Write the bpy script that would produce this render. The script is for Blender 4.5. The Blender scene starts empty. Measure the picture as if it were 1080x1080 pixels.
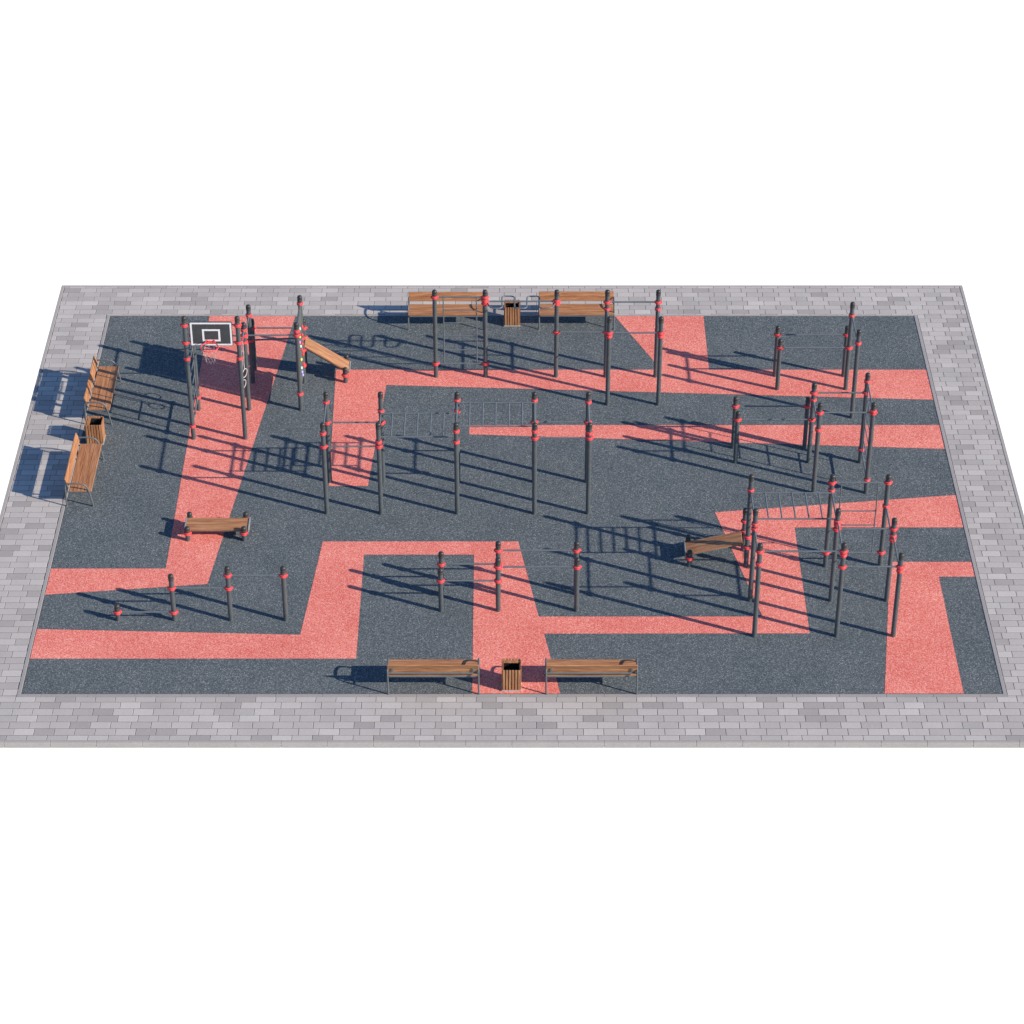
import bpy, bmesh, math, random
from mathutils import Vector, Matrix
R = math.radians
random.seed(7)
sc = bpy.context.scene

# ------------------------------------------------------------------ camera
cam_d = bpy.data.cameras.new('camera')
cam = bpy.data.objects.new('camera', cam_d)
sc.collection.objects.link(cam)
sc.camera = cam
cam.location = (0, -50.704, 35.427)
cam.rotation_euler = (R(90 - 35.5), 0, 0)
cam_d.sensor_width = 36
cam_d.lens = 93.79
cam_d.clip_end = 2000

# ------------------------------------------------------------------ light
SUN = Vector((1.81, -0.775, 1.0)).normalized()
elev = math.asin(SUN.z)
w = bpy.data.worlds.new('World')
sc.world = w
w.use_nodes = True
nt = w.node_tree
nt.nodes.clear()
out = nt.nodes.new('ShaderNodeOutputWorld')
sky = nt.nodes.new('ShaderNodeTexSky')
sky.sky_type = 'NISHITA'
sky.sun_disc = False
sky.sun_elevation = elev
sky.sun_rotation = math.atan2(SUN.x, SUN.y)
sky.air_density = 0.8
sky.dust_density = 0.1
sky.ozone_density = 5.0
bg = nt.nodes.new('ShaderNodeBackground')
bg.inputs['Strength'].default_value = 0.135
nt.links.new(sky.outputs[0], bg.inputs['Color'])
bg2 = nt.nodes.new('ShaderNodeBackground')          # the empty white surroundings below the horizon
bg2.inputs['Color'].default_value = (1, 1, 1, 1)
bg2.inputs['Strength'].default_value = 1.05
tc = nt.nodes.new('ShaderNodeTexCoord')
sep = nt.nodes.new('ShaderNodeSeparateXYZ')
mr = nt.nodes.new('ShaderNodeMapRange')
mr.inputs['From Min'].default_value = -0.33
mr.inputs['From Max'].default_value = -0.39
nt.links.new(tc.outputs['Generated'], sep.inputs[0])
nt.links.new(sep.outputs['Z'], mr.inputs['Value'])
mx = nt.nodes.new('ShaderNodeMixShader')
nt.links.new(mr.outputs[0], mx.inputs[0])
nt.links.new(bg.outputs[0], mx.inputs[1])
nt.links.new(bg2.outputs[0], mx.inputs[2])
nt.links.new(mx.outputs[0], out.inputs['Surface'])

sun_d = bpy.data.lights.new('sun', 'SUN')
sun_d.energy = 4.9
sun_d.angle = R(0.5)
sun_d.color = (1.0, 0.895, 0.76)
sun = bpy.data.objects.new('sun', sun_d)
sun.rotation_euler = (-SUN).to_track_quat('-Z', 'Y').to_euler()
sun.location = (20, -10, 20)
sc.collection.objects.link(sun)

sc.view_settings.view_transform = 'Standard'
sc.view_settings.look = 'None'
sc.view_settings.exposure = 0.26
sc.view_settings.gamma = 1

# ------------------------------------------------------------------ materials
def mat(name):
    m = bpy.data.materials.new(name)
    m.use_nodes = True
    n = m.node_tree
    b = n.nodes['Principled BSDF']
    return m, n, b

def node(n, t, **kw):
    x = n.nodes.new(t)
    for k, v in kw.items():
        setattr(x, k, v)
    return x

def ramp(n, src, stops, interp='LINEAR'):
    r = n.nodes.new('ShaderNodeValToRGB')
    r.color_ramp.interpolation = interp
    e = r.color_ramp.elements
    while len(e) > 1:
        e.remove(e[-1])
    e[0].position = stops[0][0]
    e[0].color = (*stops[0][1], 1)
    for p, c in stops[1:]:
        q = e.new(p)
        q.color = (*c, 1)
    n.links.new(src, r.inputs[0])
    return r.outputs[0]

def mixc(n, fac, a, b, mode='MIX'):
    x = n.nodes.new('ShaderNodeMix')
    x.data_type = 'RGBA'
    x.blend_type = mode
    for s, v in ((x.inputs[0], fac), (x.inputs[6], a), (x.inputs[7], b)):
        if hasattr(v, 'is_output'):
            n.links.new(v, s)
        else:
            s.default_value = (*v, 1) if isinstance(v, tuple) else v
    return x.outputs[2]

def bump(n, b, h, strength, dist):
    x = n.nodes.new('ShaderNodeBump')
    x.inputs['Strength'].default_value = strength
    x.inputs['Distance'].default_value = dist
    n.links.new(h, x.inputs['Height'])
    n.links.new(x.outputs[0], b.inputs['Normal'])

def rubber(name, stops, tint):
    m, n, b = mat(name)
    tcn = node(n, 'ShaderNodeTexCoord')
    v = node(n, 'ShaderNodeTexVoronoi')
    v.inputs['Scale'].default_value = 58
    n.links.new(tcn.outputs['Object'], v.inputs['Vector'])
    wn = node(n, 'ShaderNodeSeparateColor')
    n.links.new(v.outputs['Color'], wn.inputs[0])
    c = ramp(n, wn.outputs[0], stops)
    ns = node(n, 'ShaderNodeTexNoise')
    ns.inputs['Scale'].default_value = 0.9
    ns.inputs['Detail'].default_value = 5
    n.links.new(tcn.outputs['Object'], ns.inputs['Vector'])
    k = ramp(n, ns.outputs['Fac'], [(0.3, tint[0]), (0.7, tint[1])])
    c = mixc(n, 1.0, c, k, 'MULTIPLY')
    ns2 = node(n, 'ShaderNodeTexNoise')
    ns2.inputs['Scale'].default_value = 38
    ns2.inputs['Detail'].default_value = 6
    ns2.inputs['Roughness'].default_value = 0.75
    n.links.new(tcn.outputs['Object'], ns2.inputs['Vector'])
    k2 = ramp(n, ns2.outputs['Fac'], [(0.3, (0.86, 0.86, 0.86)), (0.7, (1.14, 1.14, 1.14))])
    c = mixc(n, 1.0, c, k2, 'MULTIPLY')
    n.links.new(c, b.inputs['Base Color'])
    b.inputs['Roughness'].default_value = 0.95
    b.inputs['Specular IOR Level'].default_value = 0.08
    bump(n, b, v.outputs['Distance'], 0.3, 0.01)
    return m

M = {}
M['rubber_grey'] = rubber('grey_rubber_granulate',
    [(0.0, (0.060, 0.075, 0.083)), (0.35, (0.098, 0.116, 0.126)), (0.75, (0.142, 0.162, 0.172)), (0.93, (0.215, 0.238, 0.245)), (1.0, (0.33, 0.35, 0.355))],
    ((0.90, 0.92, 0.93), (1.08, 1.07, 1.06)))
M['rubber_red'] = rubber('red_rubber_granulate',
    [(0.0, (0.64, 0.125, 0.100)), (0.3, (0.77, 0.190, 0.155)), (0.65, (0.87, 0.265, 0.215)), (0.9, (0.92, 0.38, 0.31)), (1.0, (0.95, 0.50, 0.43))],
    ((0.93, 0.86, 0.86), (1.05, 1.13, 1.12)))

def stone(name, use_attr=True, base=(0.55, 0.52, 0.54)):
    m, n, b = mat(name)
    tcn = node(n, 'ShaderNodeTexCoord')
    ns = node(n, 'ShaderNodeTexNoise')
    ns.inputs['Scale'].default_value = 26
    ns.inputs['Detail'].default_value = 8
    ns.inputs['Roughness'].default_value = 0.8
    mp = node(n, 'ShaderNodeMapping')
    mp.inputs['Scale'].default_value = (0.6, 1.6, 1)
    n.links.new(tcn.outputs['Object'], mp.inputs[0])
    n.links.new(mp.outputs[0], ns.inputs['Vector'])
    k = ramp(n, ns.outputs['Fac'], [(0.28, (0.86, 0.86, 0.86)), (0.72, (1.12, 1.12, 1.12))])
    if use_attr:
        at = node(n, 'ShaderNodeAttribute', attribute_name='tone')
        src = at.outputs['Color']
    else:
        src = base
    c = mixc(n, 1.0, src, k, 'MULTIPLY')
    ns3 = node(n, 'ShaderNodeTexNoise')
    ns3.inputs['Scale'].default_value = 1.4
    ns3.inputs['Detail'].default_value = 4
    n.links.new(tcn.outputs['Object'], ns3.inputs['Vector'])
    k3 = ramp(n, ns3.outputs['Fac'], [(0.3, (0.95, 0.95, 0.95)), (0.7, (1.04, 1.03, 1.02))])
    c = mixc(n, 1.0, c, k3, 'MULTIPLY')
    n.links.new(c, b.inputs['Base Color'])
    b.inputs['Roughness'].default_value = 0.9
    b.inputs['Specular IOR Level'].default_value = 0.3
    bump(n, b, ns.outputs['Fac'], 0.25, 0.01)
    return m
M['paver'] = stone('concrete_paver')
M['kerb'] = stone('kerb_stone', False, (0.41, 0.388, 0.370))
M['edging'] = stone('edging_stone', False, (0.36, 0.340, 0.332))
M['joint'] = stone('joint_sand', False, (0.17, 0.155, 0.155))

def wood(name, dark, mid, light, axis):
    m, n, b = mat(name)
    tcn = node(n, 'ShaderNodeTexCoord')
    mp = node(n, 'ShaderNodeMapping')
    s = [22, 22, 22]
    s[axis] = 1.6
    mp.inputs['Scale'].default_value = s
    n.links.new(tcn.outputs['Object'], mp.inputs[0])
    oi = node(n, 'ShaderNodeObjectInfo')
    n.links.new(oi.outputs['Random'], mp.inputs['Location'])
    ns = node(n, 'ShaderNodeTexNoise')
    ns.inputs['Scale'].default_value = 1.0
    ns.inputs['Detail'].default_value = 6
    ns.inputs['Roughness'].default_value = 0.65
    ns.inputs['Distortion'].default_value = 0.6
    n.links.new(mp.outputs[0], ns.inputs['Vector'])
    c = ramp(n, ns.outputs['Fac'], [(0.27, dark), (0.5, mid), (0.74, light)])
    n.links.new(c, b.inputs['Base Color'])
    b.inputs['Roughness'].default_value = 0.6
    bump(n, b, ns.outputs['Fac'], 0.25, 0.004)
    return m
WD = ((0.17, 0.066, 0.028), (0.40, 0.178, 0.078), (0.60, 0.330, 0.165))
M['wood'] = wood('stained_wood', *WD, 0)
M['wood_up'] = wood('stained_wood_upright', *WD, 2)

def paint(name, c, rough=0.5, metal=0.0, var=0.12, spec=0.5):
    m, n, b = mat(name)
    tcn = node(n, 'ShaderNodeTexCoord')
    ns = node(n, 'ShaderNodeTexNoise')
    ns.inputs['Scale'].default_value = 9
    ns.inputs['Detail'].default_value = 5
    n.links.new(tcn.outputs['Object'], ns.inputs['Vector'])
    k = ramp(n, ns.outputs['Fac'], [(0.3, (1 - var,) * 3), (0.7, (1 + var,) * 3)])
    cc = mixc(n, 1.0, c, k, 'MULTIPLY')
    n.links.new(cc, b.inputs['Base Color'])
    r = node(n, 'ShaderNodeMapRange')
    r.inputs['To Min'].default_value = rough - 0.08
    r.inputs['To Max'].default_value = rough + 0.1
    n.links.new(ns.outputs['Fac'], r.inputs['Value'])
    n.links.new(r.outputs[0], b.inputs['Roughness'])
    b.inputs['Metallic'].default_value = metal
    b.inputs['Specular IOR Level'].default_value = spec
    return m
M['post'] = paint('grey_post_paint', (0.080, 0.096, 0.102), 0.5)
M['cap'] = paint('dark_cap_plastic', (0.043, 0.042, 0.040), 0.42)
M['clamp'] = paint('red_clamp_plastic', (0.82, 0.070, 0.075), 0.45, var=0.06)
M['bar'] = paint('grey_bar_paint', (0.130, 0.154, 0.170), 0.4)
M['steel'] = paint('bench_steel', (0.115, 0.132, 0.138), 0.45)
M['frame'] = paint('dark_grey_steel', (0.16, 0.175, 0.18), 0.5)
M['panel'] = paint('grey_wall_panel', (0.105, 0.115, 0.112), 0.6)
M['board'] = paint('dark_backboard', (0.058, 0.068, 0.072), 0.5)
M['white'] = paint('white_paint', (0.88, 0.88, 0.88), 0.5, var=0.03)
M['liner'] = paint('black_liner', (0.022, 0.022, 0.024), 0.6)
M['rope'] = paint('cream_rope', (0.50, 0.45, 0.42), 0.8, var=0.2)
M['end_cap'] = paint('pale_grey_end_cap', (0.24, 0.27, 0.29), 0.5)
M['bin_metal'] = paint('pale_bin_steel', (0.42, 0.40, 0.37), 0.5)
for nm, c in dict(yellow=(0.8, 0.72, 0.12), cyan=(0.30, 0.72, 0.72), pink=(0.80, 0.22, 0.60), mint=(0.45, 0.75, 0.62),
                  violet=(0.40, 0.38, 0.80), red=(0.80, 0.05, 0.05), pale=(0.72, 0.80, 0.76)).items():
    M['h_' + nm] = paint(nm + '_resin', c, 0.6)

# ------------------------------------------------------------------ helpers
col = sc.collection

def tag(o, label=None, cat=None, group=None, kind=None):
    if label: o['label'] = label
    if cat: o['category'] = cat
    if group: o['group'] = group
    if kind: o['kind'] = kind
    return o

def empty(name, loc, rz=0.0):
    o = bpy.data.objects.new(name, None)
    o.location = loc
    o.rotation_euler = (0, 0, rz)
    o.empty_display_size = 0.3
    col.objects.link(o)
    return o

def obj(name, bm, m, parent=None, loc=(0, 0, 0), smooth=None):
    me = bpy.data.meshes.new(name)
    bmesh.ops.recalc_face_normals(bm, faces=bm.faces)
    bm.to_mesh(me)
    bm.free()
    for k in (m if isinstance(m, (list, tuple)) else [m]):
        me.materials.append(k)
    o = bpy.data.objects.new(name, me)
    o.location = loc
    o.parent = parent
    col.objects.link(o)
    if smooth:
        for p in me.polygons:
            p.use_smooth = True
        me.set_sharp_from_angle(angle=R(smooth))
    return o

def add_box(bm, c, s, rot=None, bevel=0.0, mi=0):
    g = bmesh.ops.create_cube(bm, size=1.0)
    vs = g['verts']
    bmesh.ops.scale(bm, vec=s, verts=vs)
    if bevel:
        es = list({e for v in vs for e in v.link_edges})
        r = bmesh.ops.bevel(bm, geom=es, offset=bevel, segments=1, affect='EDGES', profile=0.5)
        vs = list({v for f in r['faces'] for v in f.verts} | {v for v in vs if v.is_valid})
    if rot is not None:
        bmesh.ops.rotate(bm, cent=(0, 0, 0), matrix=rot, verts=vs)
    bmesh.ops.translate(bm, vec=c, verts=vs)
    if mi:
        for f in {f for v in vs for f in v.link_faces}:
            f.material_index = mi

def add_lathe(bm, prof, seg=20, c=(0, 0, 0), rot=None):
    """prof: list of (r, z)"""
    rings = []
    allv = []
    for r, z in prof:
        if r < 1e-5:
            v = [bm.verts.new((0, 0, z))]
        else:
            v = [bm.verts.new((r * math.cos(2 * math.pi * i / seg), r * math.sin(2 * math.pi * i / seg), z)) for i in range(seg)]
        rings.append(v)
        allv += v
    for a, b in zip(rings, rings[1:]):
        for i in range(seg):
            j = (i + 1) % seg
            if len(a) == 1 and len(b) == 1: continue
            if len(a) == 1: bm.faces.new((a[0], b[i], b[j]))
            elif len(b) == 1: bm.faces.new((a[i], a[j], b[0]))
            else: bm.faces.new((a[i], a[j], b[j], b[i]))
    if rot is not None:
        bmesh.ops.rotate(bm, cent=(0, 0, 0), matrix=rot, verts=allv)
    bmesh.ops.translate(bm, vec=c, verts=allv)

def add_tube(bm, pts, r, seg=10, closed=False):
    pts = [Vector(p) for p in pts]
    n = len(pts)
    rings = []
    prev = None
    for i, p in enumerate(pts):
        if closed:
            d = (pts[(i + 1) % n] - pts[i - 1]).normalized()
        elif i == 0: d = (pts[1] - p).normalized()
        elif i == n - 1: d = (p - pts[i - 1]).normalized()
        else: d = ((pts[i + 1] - p).normalized() + (p - pts[i - 1]).normalized()).normalized()
        if prev is None:
            u = d.orthogonal().normalized()
        else:
            u = (prev - d * prev.dot(d)).normalized()
        prev = u
        v = d.cross(u)
        rings.append([bm.verts.new(p + (u * math.cos(2 * math.pi * k / seg) + v * math.sin(2 * math.pi * k / seg)) * r) for k in range(seg)])
    m = n if closed else n - 1
    for i in range(m):
        a, b = rings[i], rings[(i + 1) % n]
        for k in range(seg):
            bm.faces.new((a[k], a[(k + 1) % seg], b[(k + 1) % seg], b[k]))
    if not closed:
        bm.faces.new(rings[0][::-1])
        bm.faces.new(rings[-1])

def rounded(pts, rad, steps=5):
    """round the inner corners of a polyline"""
    pts = [Vector(p) for p in pts]
    outp = [pts[0]]
    for a, b, c in zip(pts, pts[1:], pts[2:]):
        u, v = (a - b), (c - b)
        r = min(rad, u.length * 0.48, v.length * 0.48)
        p, q = b + u.normalized() * r, b + v.normalized() * r
        for i in range(steps + 1):
            t = i / steps
            outp.append(p.lerp(b, t).lerp(b.lerp(q, t), t))
    outp.append(pts[-1])
    return outp

def tube(name, pts, r, m, parent, seg=10, closed=False):
    bm = bmesh.new()
    add_tube(bm, pts, r, seg, closed)
    return obj(name, bm, m, parent, smooth=50)

# ------------------------------------------------------------------ ground, kerbs, rubber
X0, Y0 = 10.25, 7.58          # rubber field half sizes
XO, YB, YF = 11.69, 9.10, -9.145

bm = bmesh.new()
add_box(bm, (0, (YB + YF) / 2, -0.062), (2 * XO - 0.02, YB - YF - 0.02, 0.11))
tag(obj('paving_bed', bm, M['joint']), kind='structure')

def clip(r, q):
    a, b, c, d = max(r[0], q[0]), max(r[1], q[1]), min(r[2], q[2]), min(r[3], q[3])
    return (a, b, c, d) if c - a > 0.02 and d - b > 0.02 else None

ew = 0.085                    # edging and kerb width
kw = 0.085
regions = [(-XO + kw, YF + kw, XO - kw, -Y0 - ew), (-XO + kw, Y0 + ew * .6, XO - kw, YB - kw * .6),
           (-XO + kw, -Y0 - ew, -X0 - ew, Y0 + ew * .6), (X0 + ew, -Y0 - ew, XO - kw, Y0 + ew * .6)]
bm = bmesh.new()
tone = bm.verts.layers.float_color.new('tone')
ph, pw, gap, rnd = 0.2125, 0.4172, 0.0105, random.Random(3)
tones = [((0.505, 0.474, 0.452), 0.44), ((0.455, 0.427, 0.408), 0.31), ((0.550, 0.518, 0.491), 0.13), ((0.385, 0.359, 0.345), 0.12)]
def pick():
    k = rnd.random()
    for c, p in tones:
        k -= p
        if k <= 0: break
    j = rnd.uniform(0.95, 1.05)
    return tuple(v * j for v in c)
row = 0
y = -7.837 - 6 * ph
while y < YB:
    off = (0.21 if row % 2 else 0.085)
    i0 = int((-XO - off) / pw) - 2
    x = off + i0 * pw
    while x < XO:
        c = pick()
        for rg in regions:
            q = clip((x, y, x + pw, y + ph), rg)
            if not q: continue
            g = gap / 2
            gy = g + .003
            dz = rnd.uniform(-0.0015, 0.0015)
            lo = [bm.verts.new((a, b, -0.010)) for a, b in ((q[0] + g, q[1] + gy), (q[2] - g, q[1] + gy), (q[2] - g, q[3] - gy), (q[0] + g, q[3] - gy))]
            md = [bm.verts.new((v.co.x, v.co.y, -0.005 + dz)) for v in lo]
            e = 0.004
            hi = [bm.verts.new((a, b, dz)) for a, b in ((q[0] + g + e, q[1] + gy + e), (q[2] - g - e, q[1] + gy + e), (q[2] - g - e, q[3] - gy - e), (q[0] + g + e, q[3] - gy - e))]
            for v in lo + md + hi:
                v[tone] = (*c, 1)
            bm.faces.new(hi)
            for k in range(4):
                l = (k + 1) % 4
                bm.faces.new((lo[k], lo[l], md[l], md[k]))
                bm.faces.new((md[k], md[l], hi[l], hi[k]))
        x += pw
    y += ph
    row += 1
tag(obj('paving', bm, M['paver']), kind='structure')

def kerb_run(name, x0, y0, x1, y1, z0, z1, length, m, off=0.0):
    """a run of kerb stones filling the rectangle"""
    bm = bmesh.new()
    along_x = (x1 - x0) > (y1 - y0)
    a, b = (x0, x1) if along_x else (y0, y1)
    t = a
    nxt = a + off if off else a + length
    while t < b - 1e-4:
        e = min(nxt, b)
        g = 0.004
        if along_x: c, s = ((t + e) / 2, (y0 + y1) / 2), (e - t - g, y1 - y0)
        else: c, s = ((x0 + x1) / 2, (t + e) / 2), (x1 - x0, e - t - g)
        add_box(bm, (c[0], c[1], (z0 + z1) / 2), (s[0], s[1], z1 - z0), bevel=0.006)
        t = e
        nxt = e + length
    return tag(obj(name, bm, m), kind='structure')
kerb_run('kerb', -XO, YF, XO, YF + kw - .003, -0.14, 0.003, 0.942, M['kerb'], 0.38)
kerb_run('kerb', -XO, YB - kw * .6 + .003, XO, YB, -0.14, 0.003, 0.942, M['kerb'])
kerb_run('kerb', -XO, YF + kw, -XO + kw - .005, YB - kw * .6, -0.14, 0.003, 0.942, M['kerb'])
kerb_run('kerb', XO - kw + .005, YF + kw, XO, YB - kw * .6, -0.14, 0.003, 0.942, M['kerb'])
kerb_run('edging', -X0 - ew, -Y0 - ew + .004, X0 + ew, -Y0, -0.14 + .003, 0.004, 0.98, M['edging'], 0.5)
kerb_run('edging', -X0 - ew, Y0, X0 + ew, Y0 + ew * .6 - .004, -0.14 + .003, 0.004, 0.98, M['edging'])
kerb_run('edging', -X0 - ew + .006, -Y0, -X0, Y0, -0.14 + .003, 0.004, 0.98, M['edging'])
kerb_run('edging', X0, -Y0, X0 + ew - .006, Y0, -0.14 + .003, 0.004, 0.98, M['edging'])

bm = bmesh.new()
bmesh.ops.create_grid(bm, x_segments=1, y_segments=1, size=1)
bmesh.ops.scale(bm, vec=(X0 - .014, Y0 - .014, 1), verts=bm.verts)
tag(obj('rubber_ground', bm, M['rubber_grey'], loc=(0, 0, -0.0025)), kind='structure')

L, T = X0 - .016, Y0 - .016
red = [
    [(-7.71, T), (-5.52, T), (-6.71, -3.77), (-L, -4.16), (-L, -3.2), (-7.69, -3.2)],
    [(-L, -5.38), (-4.55, -5.58), (-4.26, -2.18), (0.14, -2.18), (0.58, -4.94), (0.69, -5.54), (1.01, -T), (-0.83, -T), (-0.85, -2.68), (-3.31, -2.68), (-3.31, -6.4), (-L, -6.4)],
    [(4.64, -1.05), (L, -0.36), (L, -1.64), (6.41, -1.64), (6.40, -5.53), (0.69, -5.54), (0.58, -4.94), (5.43, -4.94)],
    [(8.42, -2.95), (L, -2.95), (L, -3.5), (9.44, -3.5), (9.43, -T), (7.78, -T)],
    [(-1.02, 2.55), (L, 2.55), (L, 1.53), (-1.02, 2.15)],
    [(-4.35, 5.02), (3.69, 5.02), (2.62, T), (4.88, T), (4.87, 5.02), (L, 5.02), (L, 3.66), (-3.08, 4.32), (-3.34, 0.0), (-4.25, 0.0)],
]
for p in red:
    bm = bmesh.new()
    bm.faces.new([bm.verts.new((a, b, 0.0015)) for a, b in p])
    bmesh.ops.triangulate(bm, faces=bm.faces)
    tag(obj('red_rubber_path', bm, M['rubber_red']), kind='structure')

# ------------------------------------------------------------------ gym kit of posts, clamps and bars
GZ = -0.0025
PR = 0.053
CAPH = 0.15

mesh_cache = {}
def cached(key, build, m, smooth=40):
    if key not in mesh_cache:
        bm = bmesh.new()
        build(bm)
        o = obj(key, bm, m, smooth=smooth)
        mesh_cache[key] = o.data
        bpy.data.objects.remove(o)
    return mesh_cache[key]

def inst(name, me, parent, loc, rot=(0, 0, 0), scale=(1, 1, 1)):
    o = bpy.data.objects.new(name, me)
    o.location = loc
    o.rotation_euler = rot
    o.scale = scale
    o.parent = parent
    col.objects.link(o)
    return o

def cap_build(bm):
    add_lathe(bm, [(PR + .001, 0), (PR + .007, 0.004), (PR + .007, 0.055), (PR + .003, 0.060), (PR + .003, 0.068), (PR + .006, 0.072),
                   (PR + .006, 0.115), (PR - .004, 0.135), (PR - .020, 0.147), (0, 0.150)], 20)
def clamp_build(bm):
    r = PR + .024
    add_lathe(bm, [(PR, -.033), (r - .006, -.033), (r, -.026), (r, -.010), (r - .006, -.006), (r - .006, .006), (r, .010), (r, .026), (r - .006, .033), (PR, .033)], 20)
    for s in (-1, 1):
        add_lathe(bm, [(0, 0), (.029, 0), (.029, .024), (.022, .032), (0, .032)], 12, (s * (r - .014), 0, 0), Matrix.Rotation(R(90) * s, 3, 'Y'))
def clamp_build_wide(bm):
    clamp_build(bm)

POSTS = {}
def post(root, x, y, h, clamps=(), dirs='x'):
    """x, y in the world, root sits on the ground"""
    bm = bmesh.new()
    hh = h - CAPH
    add_lathe(bm, [(0, 0), (PR, 0), (PR, hh), (0, hh)], 20)
    p = obj('post', bm, M['post'], root, (x - root.location.x, y - root.location.y, 0), smooth=40)
    inst('cap', cached('cap', cap_build, M['cap']), p, (0, 0, hh - .003))
    for i, z in enumerate(clamps):
        d = 'x'
        if isinstance(z, tuple): z, d = z
        c = inst('clamp', cached('clamp', clamp_build, M['clamp']), p, (0, 0, z), (0, 0, 0 if d == 'x' else R(90)))
    return p

def bar(root, a, b, r=0.020, name='bar', m='bar', inset=0.10):
    A, B = Vector(a), Vector(b)
    d = (B - A).normalized() * inset
    o = Vector((root.location.x, root.location.y, 0))
    return tube(name, [A + d - o, B - d - o], r, M[m], root, 10)

def swedish(root, a, b, zs, inset=0.21):
    """ladder of rungs standing between posts a and b"""
    A, B = Vector((*a, 0)), Vector((*b, 0))
    o = Vector((root.location.x, root.location.y, 0))
    d = (B - A).normalized()
    P, Q = A + d * inset - o, B - d * inset - o
    zt, zb = zs[0], zs[-1]
    lad = empty('wall_ladder', (0, 0, 0))
    lad.parent = root
    for K in (P, Q):
        tube('rail', [K + Vector((0, 0, zb - .015)), K + Vector((0, 0, zt + .02))], 0.015, M['bar'], lad)
    for i, z in enumerate(zs):
        z3 = Vector((0, 0, z))
        if i in (0, len(zs) - 1):
            e = 0.09
            tube('end_bar', [A + d * e - o + z3, B - d * e - o + z3], 0.019, M['bar'], lad)
        else:
            tube('rung', [P + z3, Q + z3], 0.013, M['bar'], lad, 8)
    return lad

def hladder(root, xs, y0, y1, x0, x1, z):
    """overhead ladder along X"""
    o = Vector((root.location.x, root.location.y, 0))
    lad = empty('overhead_ladder', (0, 0, 0))
    lad.parent = root
    for yy in (y0, y1):
        tube('rail', [Vector((x0, yy, z)) - o, Vector((x1, yy, z)) - o], 0.0185, M['bar'], lad)
    for x in xs:
        tube('rung', [Vector((x, y0, z)) - o, Vector((x, y1, z)) - o], 0.0175, M['bar'], lad, 8)
    return lad

def plank_board(root, p_lo, p_hi, width, name='bench_board', caps=(True, True)):
    """wooden bench board lying from p_lo to p_hi (top centre line, world)"""
    o = Vector((root.location.x, root.location.y, 0))
    A, B = Vector(p_lo) - o, Vector(p_hi) - o
    d = B - A
    ln = d.length
    ang = math.atan2(d.z, d.x)
    e = bpy.data.objects.new(name, None)
    bm = bmesh.new()
    n = 4
    pw_ = width / n
    for k in range(n):
        add_box(bm, (0, -width / 2 + pw_ * (k + .5), -0.02), (ln, pw_ - .006, .04), bevel=.005)
    top = obj(name, bm, M['wood'], root)
    top.location = (A + B) / 2
    top.rotation_euler = (0, -ang, 0)
    bm = bmesh.new()
    for s in (-1, 1):
        add_box(bm, (0, s * (width / 2 - .06), -.065), (ln - .1, .05, .045), bevel=.004)
    obj('support_rail', bm, M['frame'], top)
    for s, on in ((-1, caps[0]), (1, caps[1])):
        if on:
            bm = bmesh.new()
            add_box(bm, (s * (ln / 2 + .016), 0, -.035), (.03, width + .01, .10), bevel=.006)
            obj('end_cap', bm, M['end_cap'], top)
    return top

def station(name, x, y, label, cat):
    r = empty(name, (x, y, GZ))
    tag(r, label, cat)
    return r

# ---- A: the big frame with the basketball hoop, rings, climbing wall, parallel bars and sloping board
A = station('workout_frame', -6.0, 3.6, 'large frame with basketball backboard, hanging rings, climbing wall and sloping wooden board', 'workout frame')
WZ = [2.25, 1.91, 1.55, 1.18, .78, .37]
post(A, -7.57, 1.97, 3.40, [3.16, 2.69, (2.25, 'y'), (.37, 'y')])
post(A, -6.34, 1.97, 3.40, [3.16, 2.69, (2.27, 'y')])
post(A, -7.57, 3.22, 2.47, [2.10, (2.25, 'y'), (.37, 'y')])
post(A, -6.35, 3.22, 2.47, [(2.27, 'y'), 2.11, (1.93, 'y')])
post(A, -6.35, 4.44, 2.22, [(1.93, 'y'), 1.22])
post(A, -6.35, 5.04, 1.46, [1.20])
post(A, -5.10, 3.22, 2.47, [(2.24, 'y'), 2.12, (.47, 'y')])
post(A, -5.10, 4.44, 2.48, [(2.26, 'y'), 1.28, .93, (.50, 'y')])
post(A, -5.10, 5.04, 1.45, [1.20, .93])
post(A, -4.08, 4.45, .43, [.21])
post(A, -4.08, 5.04, .43, [.21])
swedish(A, (-7.57, 1.97), (-7.57, 3.22), WZ)
bar(A, (-7.57, 3.22, 2.10), (-6.35, 3.22, 2.10))
bar(A, (-6.35, 3.22, 2.11), (-5.10, 3.22, 2.12))
bar(A, (-6.35, 3.22, 1.93), (-6.35, 4.44, 1.93))
bar(A, (-6.35, 4.44, 1.22), (-5.10, 4.44, 1.28), .022)
bar(A, (-6.35, 5.04, 1.20), (-5.10, 5.04, 1.20), .022)
bar(A, (-6.34, 1.97, 2.27), (-6.35, 3.22, 2.27))
oA = Vector((A.location.x, A.location.y, 0))
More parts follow.
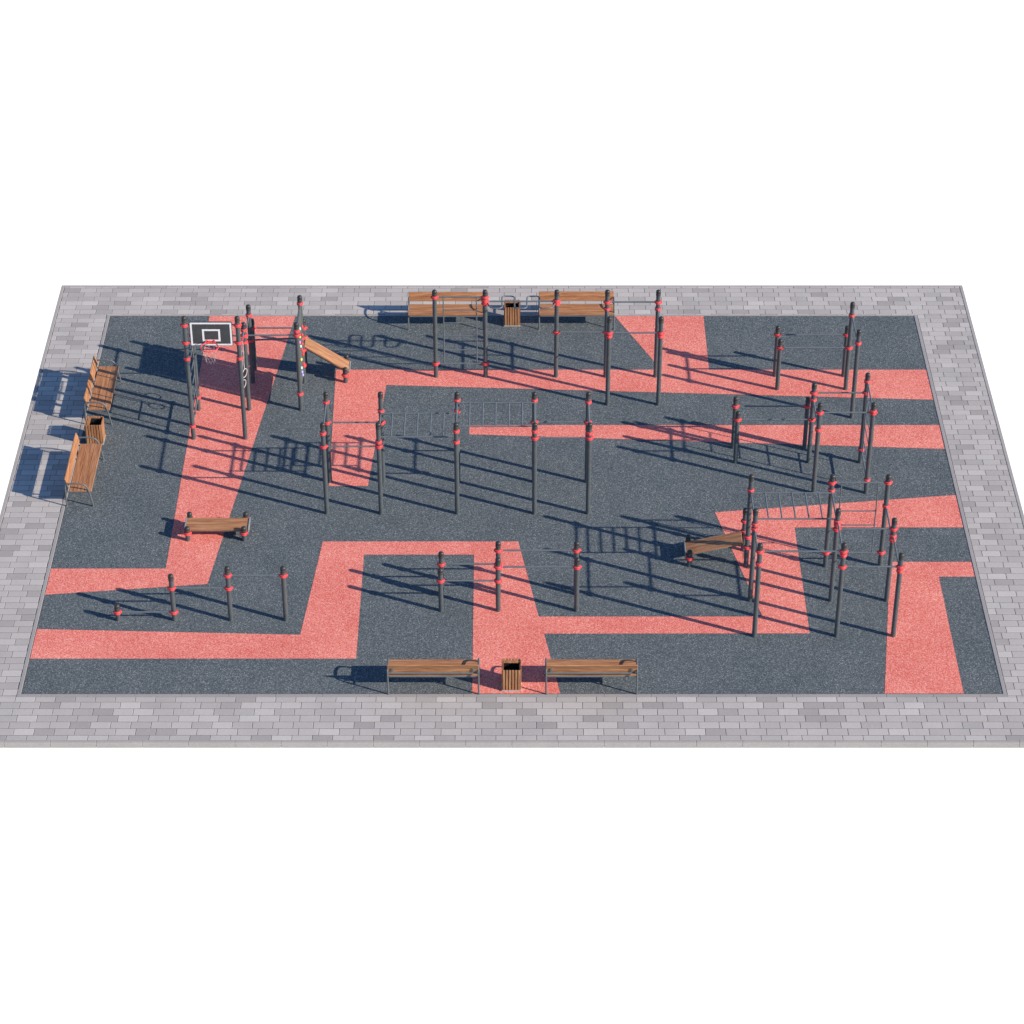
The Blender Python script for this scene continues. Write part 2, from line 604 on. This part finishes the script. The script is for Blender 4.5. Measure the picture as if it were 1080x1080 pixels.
# backboard
bx, by, bz = -6.96, 1.955, 2.94
bm = bmesh.new()
add_box(bm, (0, 0, 0), (.98, .035, .64), bevel=.004)
bb = obj('backboard', bm, M['board'], A, Vector((bx, by, bz)) - oA)
bm = bmesh.new()
def rect_frame(bm, cx, cz, wd, ht, t, y, th=.004):
    add_box(bm, (cx, y, cz + ht / 2 - t / 2), (wd, th, t))
    add_box(bm, (cx, y, cz - ht / 2 + t / 2), (wd, th, t))
    add_box(bm, (cx - wd / 2 + t / 2, y, cz), (t, th, ht - 2 * t - .0004))
    add_box(bm, (cx + wd / 2 - t / 2, y, cz), (t, th, ht - 2 * t - .0004))
rect_frame(bm, 0, 0, .955, .612, .040, -.0205)
rect_frame(bm, 0, -.035, .415, .325, .044, -.0205)
obj('white_lines', bm, M['white'], bb)
for sx in (-.38, .38):
    for sz in (-.27, .27):
        bm = bmesh.new()
        add_lathe(bm, [(0, 0), (.014, 0), (.011, .008), (0, .010)], 10, (sx, -.018, sz), Matrix.Rotation(R(90), 3, 'X'))
        obj('bolt', bm, M['bin_metal'], bb)
for z in (3.16, 2.69):
    bar(A, (-7.57, 1.995, z), (-6.34, 1.995, z), .016, 'mount_bar', 'bar', .07)
bm = bmesh.new()
rc = Vector((bx - .02, by - .34, 2.78))
ring = [rc + Vector((.205 * math.cos(t * math.pi / 12), .205 * math.sin(t * math.pi / 12), 0)) - oA for t in range(24)]
add_tube(bm, ring, .012, 8, True)
add_box(bm, Vector((bx - .02, by - .032, 2.735)) - oA, (.19, .020, .06), bevel=.003)
for s in (-1, 1):
    add_tube(bm, [Vector((bx - .02 + s * .08, by - .03, 2.78)) - oA, Vector((bx - .02 + s * .13, by - .175, 2.78)) - oA], .010, 8)
add_box(bm, Vector((bx - .02, by - .09, 2.750)) - oA, (.13, .09, .012))
hoop = obj('basketball_hoop', bm, M['clamp'], A, smooth=50)
bm = bmesh.new()
NN = 9
lv = [(0.200, 0), (.165, -.10), (.135, -.20), (.110, -.30), (.105, -.40)]
for k in range(NN):
    for s in (-1, 1):
        pts = []
        for i, (r_, z_) in enumerate(lv):
            a_ = 2 * math.pi * (k + s * i * .5) / NN
            pts.append(rc - oA + Vector((r_ * math.cos(a_), r_ * math.sin(a_), z_)))
        add_tube(bm, pts, .0017, 5)
obj('net', bm, M['rope'], hoop)
# gymnastic rings on ropes
for yy, zr in ((2.42, 1.15), (2.80, 1.22)):
    rp = Vector((-6.35, yy, 0)) - oA
    rope = tube('ring_rope', [rp + Vector((0, 0, 2.26)), rp + Vector((.006, .004, 1.9)), rp + Vector((-.004, 0, 1.6)), rp + Vector((0, 0, zr + .20))], .012, M['rope'], A, 8)
    bm = bmesh.new()
    add_tube(bm, [rp + Vector((0.13 * math.sin(t * math.pi / 10) * .35, .105 * math.sin(t * math.pi / 10), zr + .10 + .105 * math.cos(t * math.pi / 10))) for t in range(20)], .012, 8, True)
    obj('gym_ring', bm, M['rope'], rope, smooth=50)
    bm = bmesh.new()
    add_tube(bm, [rp + Vector((0, 0, 2.24)), rp + Vector((0, 0, 2.31))], .028, 10)
    obj('rope_collar', bm, M['clamp'], rope, smooth=50)
# climbing wall between two posts
bm = bmesh.new()
add_box(bm, Vector((-5.10, 3.83, 1.36)) - oA, (.045, 1.08, 1.84), bevel=.005)
cw = obj('climbing_wall', bm, M['panel'], A)
for z in (.47, 2.25):
    bar(A, (-5.10, 3.22, z), (-5.10, 4.44, z), .02, 'wall_bar', 'bar', .07)
holds = [(3.62, 2.05, 'cyan'), (3.50, 1.90, 'yellow'), (3.40, 1.80, 'pink'), (4.24, 1.72, 'red'), (4.10, 1.58, 'red'), (3.58, 1.58, 'mint'), (3.98, 1.40, 'red'),
         (3.85, 1.32, 'red'), (3.56, 1.22, 'yellow'), (3.50, 1.02, 'mint'), (3.60, .84, 'violet'), (4.12, 1.02, 'red'), (4.15, .72, 'red'), (3.75, .66, 'violet')]
for yy, z, c in holds:
    bm = bmesh.new()
    bmesh.ops.create_icosphere(bm, subdivisions=2, radius=.042)
    for v in bm.verts:
        v.co = Vector((v.co.x * .75, v.co.y * rnd.uniform(.92, 1.08), v.co.z * rnd.uniform(.92, 1.2)))
    obj('climbing_hold', bm, M['h_' + c], cw, Vector((-5.06, yy, z)) - oA, smooth=60)
# sloping board
bar(A, (-5.10, 4.44, .93), (-5.10, 5.04, .93), .02, 'cross_bar', 'bar', .05)
bar(A, (-4.08, 4.45, .21), (-4.08, 5.04, .21), .02, 'cross_bar', 'bar', .05)
plank_board(A, (-4.00, 4.745, .28), (-5.03, 4.745, .99), .46, 'sloping_board', (True, False)) if False else plank_board(A, (-5.05, 4.745, 1.00), (-4.00, 4.745, .28), .46, 'sloping_board', (False, True))

# ---- C: overhead ladders in the middle
C = station('monkey_bars', -1.25, -.46, 'long run of monkey bars on ten tall posts in the middle, with two overhead ladders', 'monkey bars')
CF, CR = -1.09, .17
for x, z in ((-4.23, [(2.21, 'y'), 1.85]), (-2.99, [(1.98, 'y'), 1.85]), (-1.25, [(2.27, 'y'), (1.98, 'y')]), (.51, [(2.27, 'y'), 2.08]), (1.735, [(2.22, 'y'), 2.08])):
    post(C, x, CF, 2.49, z)
for x, z in ((-4.23, [(2.22, 'y'), 1.66]), (-2.99, [(1.98, 'y'), 1.66]), (-1.25, [(2.27, 'y'), (1.98, 'y')]), (.51, [(2.27, 'y'), 1.67]), (1.735, [(2.22, 'y'), 1.67])):
    post(C, x, CR, 2.49, z)
for x, z in ((-4.23, 2.215), (-2.99, 1.98), (-1.25, 2.27), (-1.25, 1.98), (.51, 2.27), (1.735, 2.22)):
    bar(C, (x, CF, z), (x, CR, z), .02, 'cross_bar')
bar(C, (-4.23, CF, 1.85), (-2.99, CF, 1.85)); bar(C, (-4.23, CR, 1.66), (-2.99, CR, 1.66))
bar(C, (.51, CF, 2.08), (1.735, CF, 2.08)); bar(C, (.51, CR, 1.67), (1.735, CR, 1.67))
hladder(C, [-2.72, -2.43, -2.14, -1.84, -1.55], -.94, .02, -2.98, -1.26, 2.005)
hladder(C, [-.96, -.66, -.37, -.07, .23], -.94, .02, -1.24, .50, 2.295)

# ---- D: the frame by the far benches
D = station('workout_frame', .8, 4.2, 'grey frame of seven tall posts with wall ladder and snake bar before the far benches', 'workout frame')
DR, DF = 4.70, 3.45
post(D, -1.87, DR, 2.48, [2.28, .39])
post(D, -.65, DR, 2.48, [2.28, 2.18, 2.10, .39])
post(D, 1.08, DR, 2.48, [2.18, 2.10, 1.29])
post(D, 2.30, DR, 2.48, [2.14, (1.95, 'y'), 1.29])
post(D, 3.53, DR, 2.48, [2.14, (1.95, 'y')])
post(D, 2.31, DF, 2.49, [2.04, (1.95, 'y')])
post(D, 3.54, DF, 2.49, [2.04, (1.95, 'y')])
swedish(D, (-1.87, DR), (-.65, DR), [2.28, 1.91, 1.55, 1.18, .78, .39])
bar(D, (-.65, DR, 2.16), (1.08, DR, 2.16), .020)
oD = Vector((D.location.x, D.location.y, 0))
sn = [(-.60, 4.68), (-.50, 4.43), (-.235, 4.43), (-.245, 5.00), (.06, 5.00), (.06, 4.43), (.355, 4.43), (.365, 5.00), (.67, 5.00), (.66, 4.43), (.95, 4.43), (1.04, 4.66)]
tube('snake_bar', rounded([Vector((a, b, 2.125)) - oD for a, b in sn], .10), .018, M['bar'], D)
bar(D, (1.08, DR, 1.29), (2.30, DR, 1.29)); bar(D, (2.30, DR, 2.14), (3.53, DR, 2.14)); bar(D, (2.31, DF, 2.04), (3.54, DF, 2.04))
bar(D, (2.31, DF, 1.95), (2.30, DR, 1.95), name='cross_bar'); bar(D, (3.54, DF, 1.95), (3.53, DR, 1.95), name='cross_bar')

# ---- E: parallel bars far right
E_ = station('parallel_bars', 7.3, 4.2, 'parallel bars with two taller posts at the right end, on the farthest right red band', 'parallel bars')
post(E_, 6.47, 4.73, 1.45, [1.20]); post(E_, 6.48, 4.13, 1.45, [1.20]); post(E_, 8.16, 4.73, 1.45, [1.20])
post(E_, 8.15, 4.13, 2.48, [(2.11, 'y'), 1.20]); post(E_, 8.17, 2.88, 2.48, [(2.11, 'y')])
bar(E_, (6.47, 4.73, 1.20), (8.16, 4.73, 1.20), .021); bar(E_, (6.48, 4.13, 1.20), (8.15, 4.13, 1.20), .021)
bar(E_, (8.17, 2.88, 2.11), (8.15, 4.13, 2.11), .02, 'cross_bar')

# ---- F: parallel bars with pull-up square
F = station('workout_frame', 7.0, .6, 'frame of parallel bars joined to high square, wall ladder at right, across second red band', 'workout frame')
post(F, 5.23, 1.58, 1.44, [1.18]); post(F, 5.24, .97, 1.44, [1.21]); post(F, 6.92, 1.58, 1.44, [1.18])
post(F, 6.96, .97, 2.22, [1.95, (1.76, 'y'), 1.21]); post(F, 6.96, -.27, 2.48, [2.22, (1.76, 'y')])
post(F, 8.17, .97, 2.49, [(2.26, 'y'), 1.95, (.37, 'y')]); post(F, 8.17, -.27, 2.49, [(2.26, 'y'), 2.22, (.37, 'y')])
bar(F, (5.23, 1.58, 1.18), (6.92, 1.58, 1.18), .021); bar(F, (5.24, .97, 1.21), (6.96, .97, 1.21), .021)
bar(F, (6.96, .97, 1.95), (8.17, .97, 1.95)); bar(F, (6.96, -.27, 2.22), (8.17, -.27, 2.22))
bar(F, (6.96, -.27, 1.76), (6.96, .97, 1.76), name='cross_bar')
swedish(F, (8.17, -.27), (8.17, .97), [2.26, 1.91, 1.55, 1.18, .78, .37])

# ---- G: big complex lower right
G = station('workout_frame', 6.7, -4.0, 'largest frame at lower right with overhead ladder, wall ladder and sloping wooden board', 'workout frame')
post(G, 5.18, -2.51, 1.16, [.81, .53])
post(G, 5.20, -3.11, 2.48, [(2.07, 'y'), .81, .53])
post(G, 5.20, -4.37, 2.47, [(2.07, 'y'), (1.94, 'y')]); post(G, 5.20, -5.62, 2.47, [2.26, (1.94, 'y')])
post(G, 6.96, -3.11, 2.48, [2.27, (2.07, 'y'), .38]); post(G, 6.96, -4.37, 2.47, [(2.14, 'y'), (2.06, 'y'), 1.93])
post(G, 6.96, -5.62, 2.48, [2.26, (2.17, 'y'), 1.86])
post(G, 8.18, -3.10, 2.47, [2.27, (1.64, 'y'), .38]); post(G, 8.18, -4.37, 2.22, [1.94, (1.76, 'y'), (1.65, 'y')])
post(G, 8.18, -5.62, 2.21, [1.86, (1.76, 'y')])
for a, b, z in (((5.20, -3.11), (5.20, -4.37), 2.07), ((6.96, -3.11), (6.96, -4.37), 2.065), ((5.20, -4.37), (5.20, -5.62), 1.94), ((6.96, -4.37), (6.96, -5.62), 2.155),
                ((8.18, -3.10), (8.18, -4.37), 1.645), ((8.18, -4.37), (8.18, -5.62), 1.76)):
    bar(G, (*a, z), (*b, z), .019, 'cross_bar')
bar(G, (6.96, -4.37, 1.93), (8.18, -4.37, 1.94)); bar(G, (5.20, -5.62, 2.26), (6.96, -5.62, 2.26)); bar(G, (6.96, -5.62, 1.86), (8.18, -5.62, 1.86))
hladder(G, [5.50, 5.79, 6.08, 6.37, 6.66], -4.22, -3.26, 5.21, 6.95, 2.095)
swedish(G, (6.96, -3.11), (8.18, -3.11), [2.27, 1.89, 1.51, 1.13, .745, .38])
post(G, 3.94, -3.09, .43, [.21]); post(G, 3.94, -2.51, .43, [.21])
bar(G, (5.20, -3.11, .53), (5.18, -2.51, .53), .02, 'cross_bar', 'bar', .05)
bar(G, (3.94, -3.09, .21), (3.94, -2.51, .21), .02, 'cross_bar', 'bar', .05)
plank_board(G, (3.87, -2.80, .28), (5.10, -2.80, .58), .46, 'sloping_board', (True, False))

# ---- H: low bars front left
Hs = station('low_bars', -6.7, -5.06, 'row of four posts stepping up in height with low horizontal bars, front left', 'low bars')
post(Hs, -8.52, -5.06, .43, [.22]); post(Hs, -7.30, -5.06, 1.24, [.87, .22]); post(Hs, -6.08, -5.06, 1.45, [1.21, .87]); post(Hs, -4.89, -5.06, 1.45, [1.21])
bar(Hs, (-8.52, -5.06, .22), (-7.30, -5.06, .22)); bar(Hs, (-7.30, -5.06, .87), (-6.08, -5.06, .87)); bar(Hs, (-6.08, -5.06, 1.21), (-4.89, -5.06, 1.21))

# ---- I: parallel bars front middle
I = station('parallel_bars', 0, -4.43, 'two-level parallel bars on six posts behind the near benches', 'parallel bars')
for y in (-4.73, -4.13):
    post(I, -1.54, y, 1.15, [.82]); post(I, -.30, y, 1.43, [1.19, .82]); post(I, 1.40, y, 1.43, [1.19])
    bar(I, (-1.54, y, .82), (-.30, y, .82), .021); bar(I, (-.30, y, 1.19), (1.40, y, 1.19), .021)

# ---- J: low flat training bench
J = station('training_bench', -6.66, -1.85, 'low flat wooden training bench held by four short dark posts on the left red path', 'training bench')
for x in (-7.30, -6.03):
    for y in (-2.13, -1.57):
        post(J, x, y, .38, [.20])
    bar(J, (x, -2.13, .17), (x, -1.57, .17), .02, 'cross_bar', 'bar', .05)
plank_board(J, (-7.35, -1.85, .262), (-5.95, -1.85, .262), .46, 'bench_board')

# ------------------------------------------------------------------ park benches
def make_bench():
    """origin on the ground at the middle of the front edge, facing local -Y"""
    root = empty('park_bench', (0, 0, 0))
    bm = bmesh.new()
    n, d = 3, .51
    for k in range(n):
        pw_ = d / n
        add_box(bm, (0, .005 + pw_ * (k + .5), .426), (1.90, pw_ - .007, .044), bevel=.006)
    seat = obj('seat', bm, M['wood'], root)
    bm = bmesh.new()
    for yy in (.035, .488):
        add_box(bm, (0, yy, .385), (1.84, .04, .036), bevel=.003)
    obj('seat_frame', bm, M['frame'], seat)
    bm = bmesh.new()
    rl, ru = Matrix.Rotation(R(-9), 3, 'X'), Matrix.Rotation(R(-21), 3, 'X')
    add_box(bm, (0, .542, .580), (1.90, .030, .120), rl, bevel=.007)
    add_box(bm, (0, .572, .702), (1.90, .030, .124), ru, bevel=.007)
    back = obj('backrest', bm, M['wood'], root)
    bm = bmesh.new()
    add_box(bm, (0, .560, .520), (1.86, .024, .026), rl, bevel=.002)
    for sx in (-.84, .84):
        add_box(bm, (sx, .578, .615), (.045, .018, .09), rl, bevel=.003)
    obj('back_bracket', bm, M['frame'], back)
    for sx in (-.945, .945):
        pts = rounded([(sx, .0, 0), (sx, .055, .36), (sx, .125, .60), (sx, .36, .635), (sx, .585, .615), (sx, .600, .50), (sx, .610, 0)], .12, 6)
        bm = bmesh.new()
        add_tube(bm, pts, .019, 10)
        add_tube(bm, [(sx, .075, .40), (sx, .59, .40)], .014, 8)
        obj('arm_frame', bm, M['steel'], root, smooth=50)
    for sx in (-.945, .945):
        for yy in (0, .61):
            bm = bmesh.new()
            add_lathe(bm, [(0, 0), (.034, 0), (.034, .008), (0, .008)], 12, (sx, yy, -.001))
            obj('foot', bm, M['frame'], root)
    return root

def children(o):
    return [c for c in bpy.data.objects if c.parent is o]
def copy_tree(o, parent=None):
    kids = children(o)
    c = o.copy()
    col.objects.link(c)
    c.parent = parent
    for k in kids:
        copy_tree(k, c)
    return c
bench = make_bench()
spots = [
    (-1.67, 6.90, 0, 'wooden park bench at the far edge behind the wall ladder, left of the far bin'),
    (1.63, 6.92, 0, 'wooden park bench at the far edge to the right of the far bin'),
    (-9.60, 3.53, R(90), 'wooden park bench on the left edge behind the litter bin, striped by post shadows'),
    (-9.60, .14, R(90), 'sunlit wooden park bench on the left edge in front of the litter bin'),
    (-1.64, -6.97, R(180), 'wooden park bench seen from behind, at near edge left of the bin'),
    (1.655, -6.97, R(180), 'wooden park bench seen from behind, at near edge right of the bin')]
for i, (x, y, rz, lab) in enumerate(spots):
    o = bench if i == 0 else copy_tree(bench)
    o.location = (x, y, GZ + .002)
    o.rotation_euler = (0, 0, rz)
    tag(o, lab, 'bench', 'wooden park benches along the edges')

# ------------------------------------------------------------------ litter bins
def make_bin():
    root = empty('litter_bin', (0, 0, 0))
    s, h = .19, .56
    nsl = 6
    for side in range(4):
        bm = bmesh.new()
        rot = Matrix.Rotation(R(90) * side, 3, 'Z')
        for k in range(nsl):
            sw = 2 * s / nsl
            v = Vector((-s + sw * (k + .5), -s - .004, .035 + (h - .035) / 2))
            add_box(bm, rot @ v, (sw - .018, .018, h - .035) , rot, bevel=.003) if side % 2 == 0 else add_box(bm, rot @ v, (sw - .018, .018, h - .035), rot, bevel=.003)
        obj('slat_panel', bm, M['wood_up'], root)
    bm = bmesh.new()
    for (cx, cy, sx, sy) in ((0, -s + .02, 2 * s - .01, .012), (0, s - .02, 2 * s - .01, .012), (-s + .02, 0, .012, 2 * s - .054), (s - .02, 0, .012, 2 * s - .054)):
        add_box(bm, (cx, cy, .28), (sx, sy, .46))
    add_box(bm, (0, 0, .06), (2 * s - .06, 2 * s - .06, .01))
    obj('liner', bm, M['liner'], root)
    bm = bmesh.new()
    for z in (.018, ):
        add_box(bm, (0, 0, z), (2 * s + .035, 2 * s + .035, .030), bevel=.003)
    obj('base_frame', bm, M['bin_metal'], root)
    bm = bmesh.new()
    add_box(bm, (0, s - .06, h - .035), (2 * s - .04, .075, .012))
    for sx in (-1, 1):
        add_box(bm, (sx * (s - .022), -.035, h - .035), (.010, 2 * s - .12, .02))
    obj('rim', bm, M['wood_up'], root)
    return root
bn = make_bin()
bspots = [(0.0, 7.25, 0, 'slatted wooden litter bin between the two far benches'),
          (-9.885, 1.90, R(90), 'slatted wooden litter bin between the two benches on the left edge'),
          (-.01, -7.29, 0, 'slatted wooden litter bin between the two near benches')]
for i, (x, y, rz, lab) in enumerate(bspots):
    o = bn if i == 0 else copy_tree(bn)
    o.location = (x, y, GZ + .002)
    o.rotation_euler = (0, 0, rz)
    tag(o, lab, 'litter bin', 'slatted litter bins between the benches')
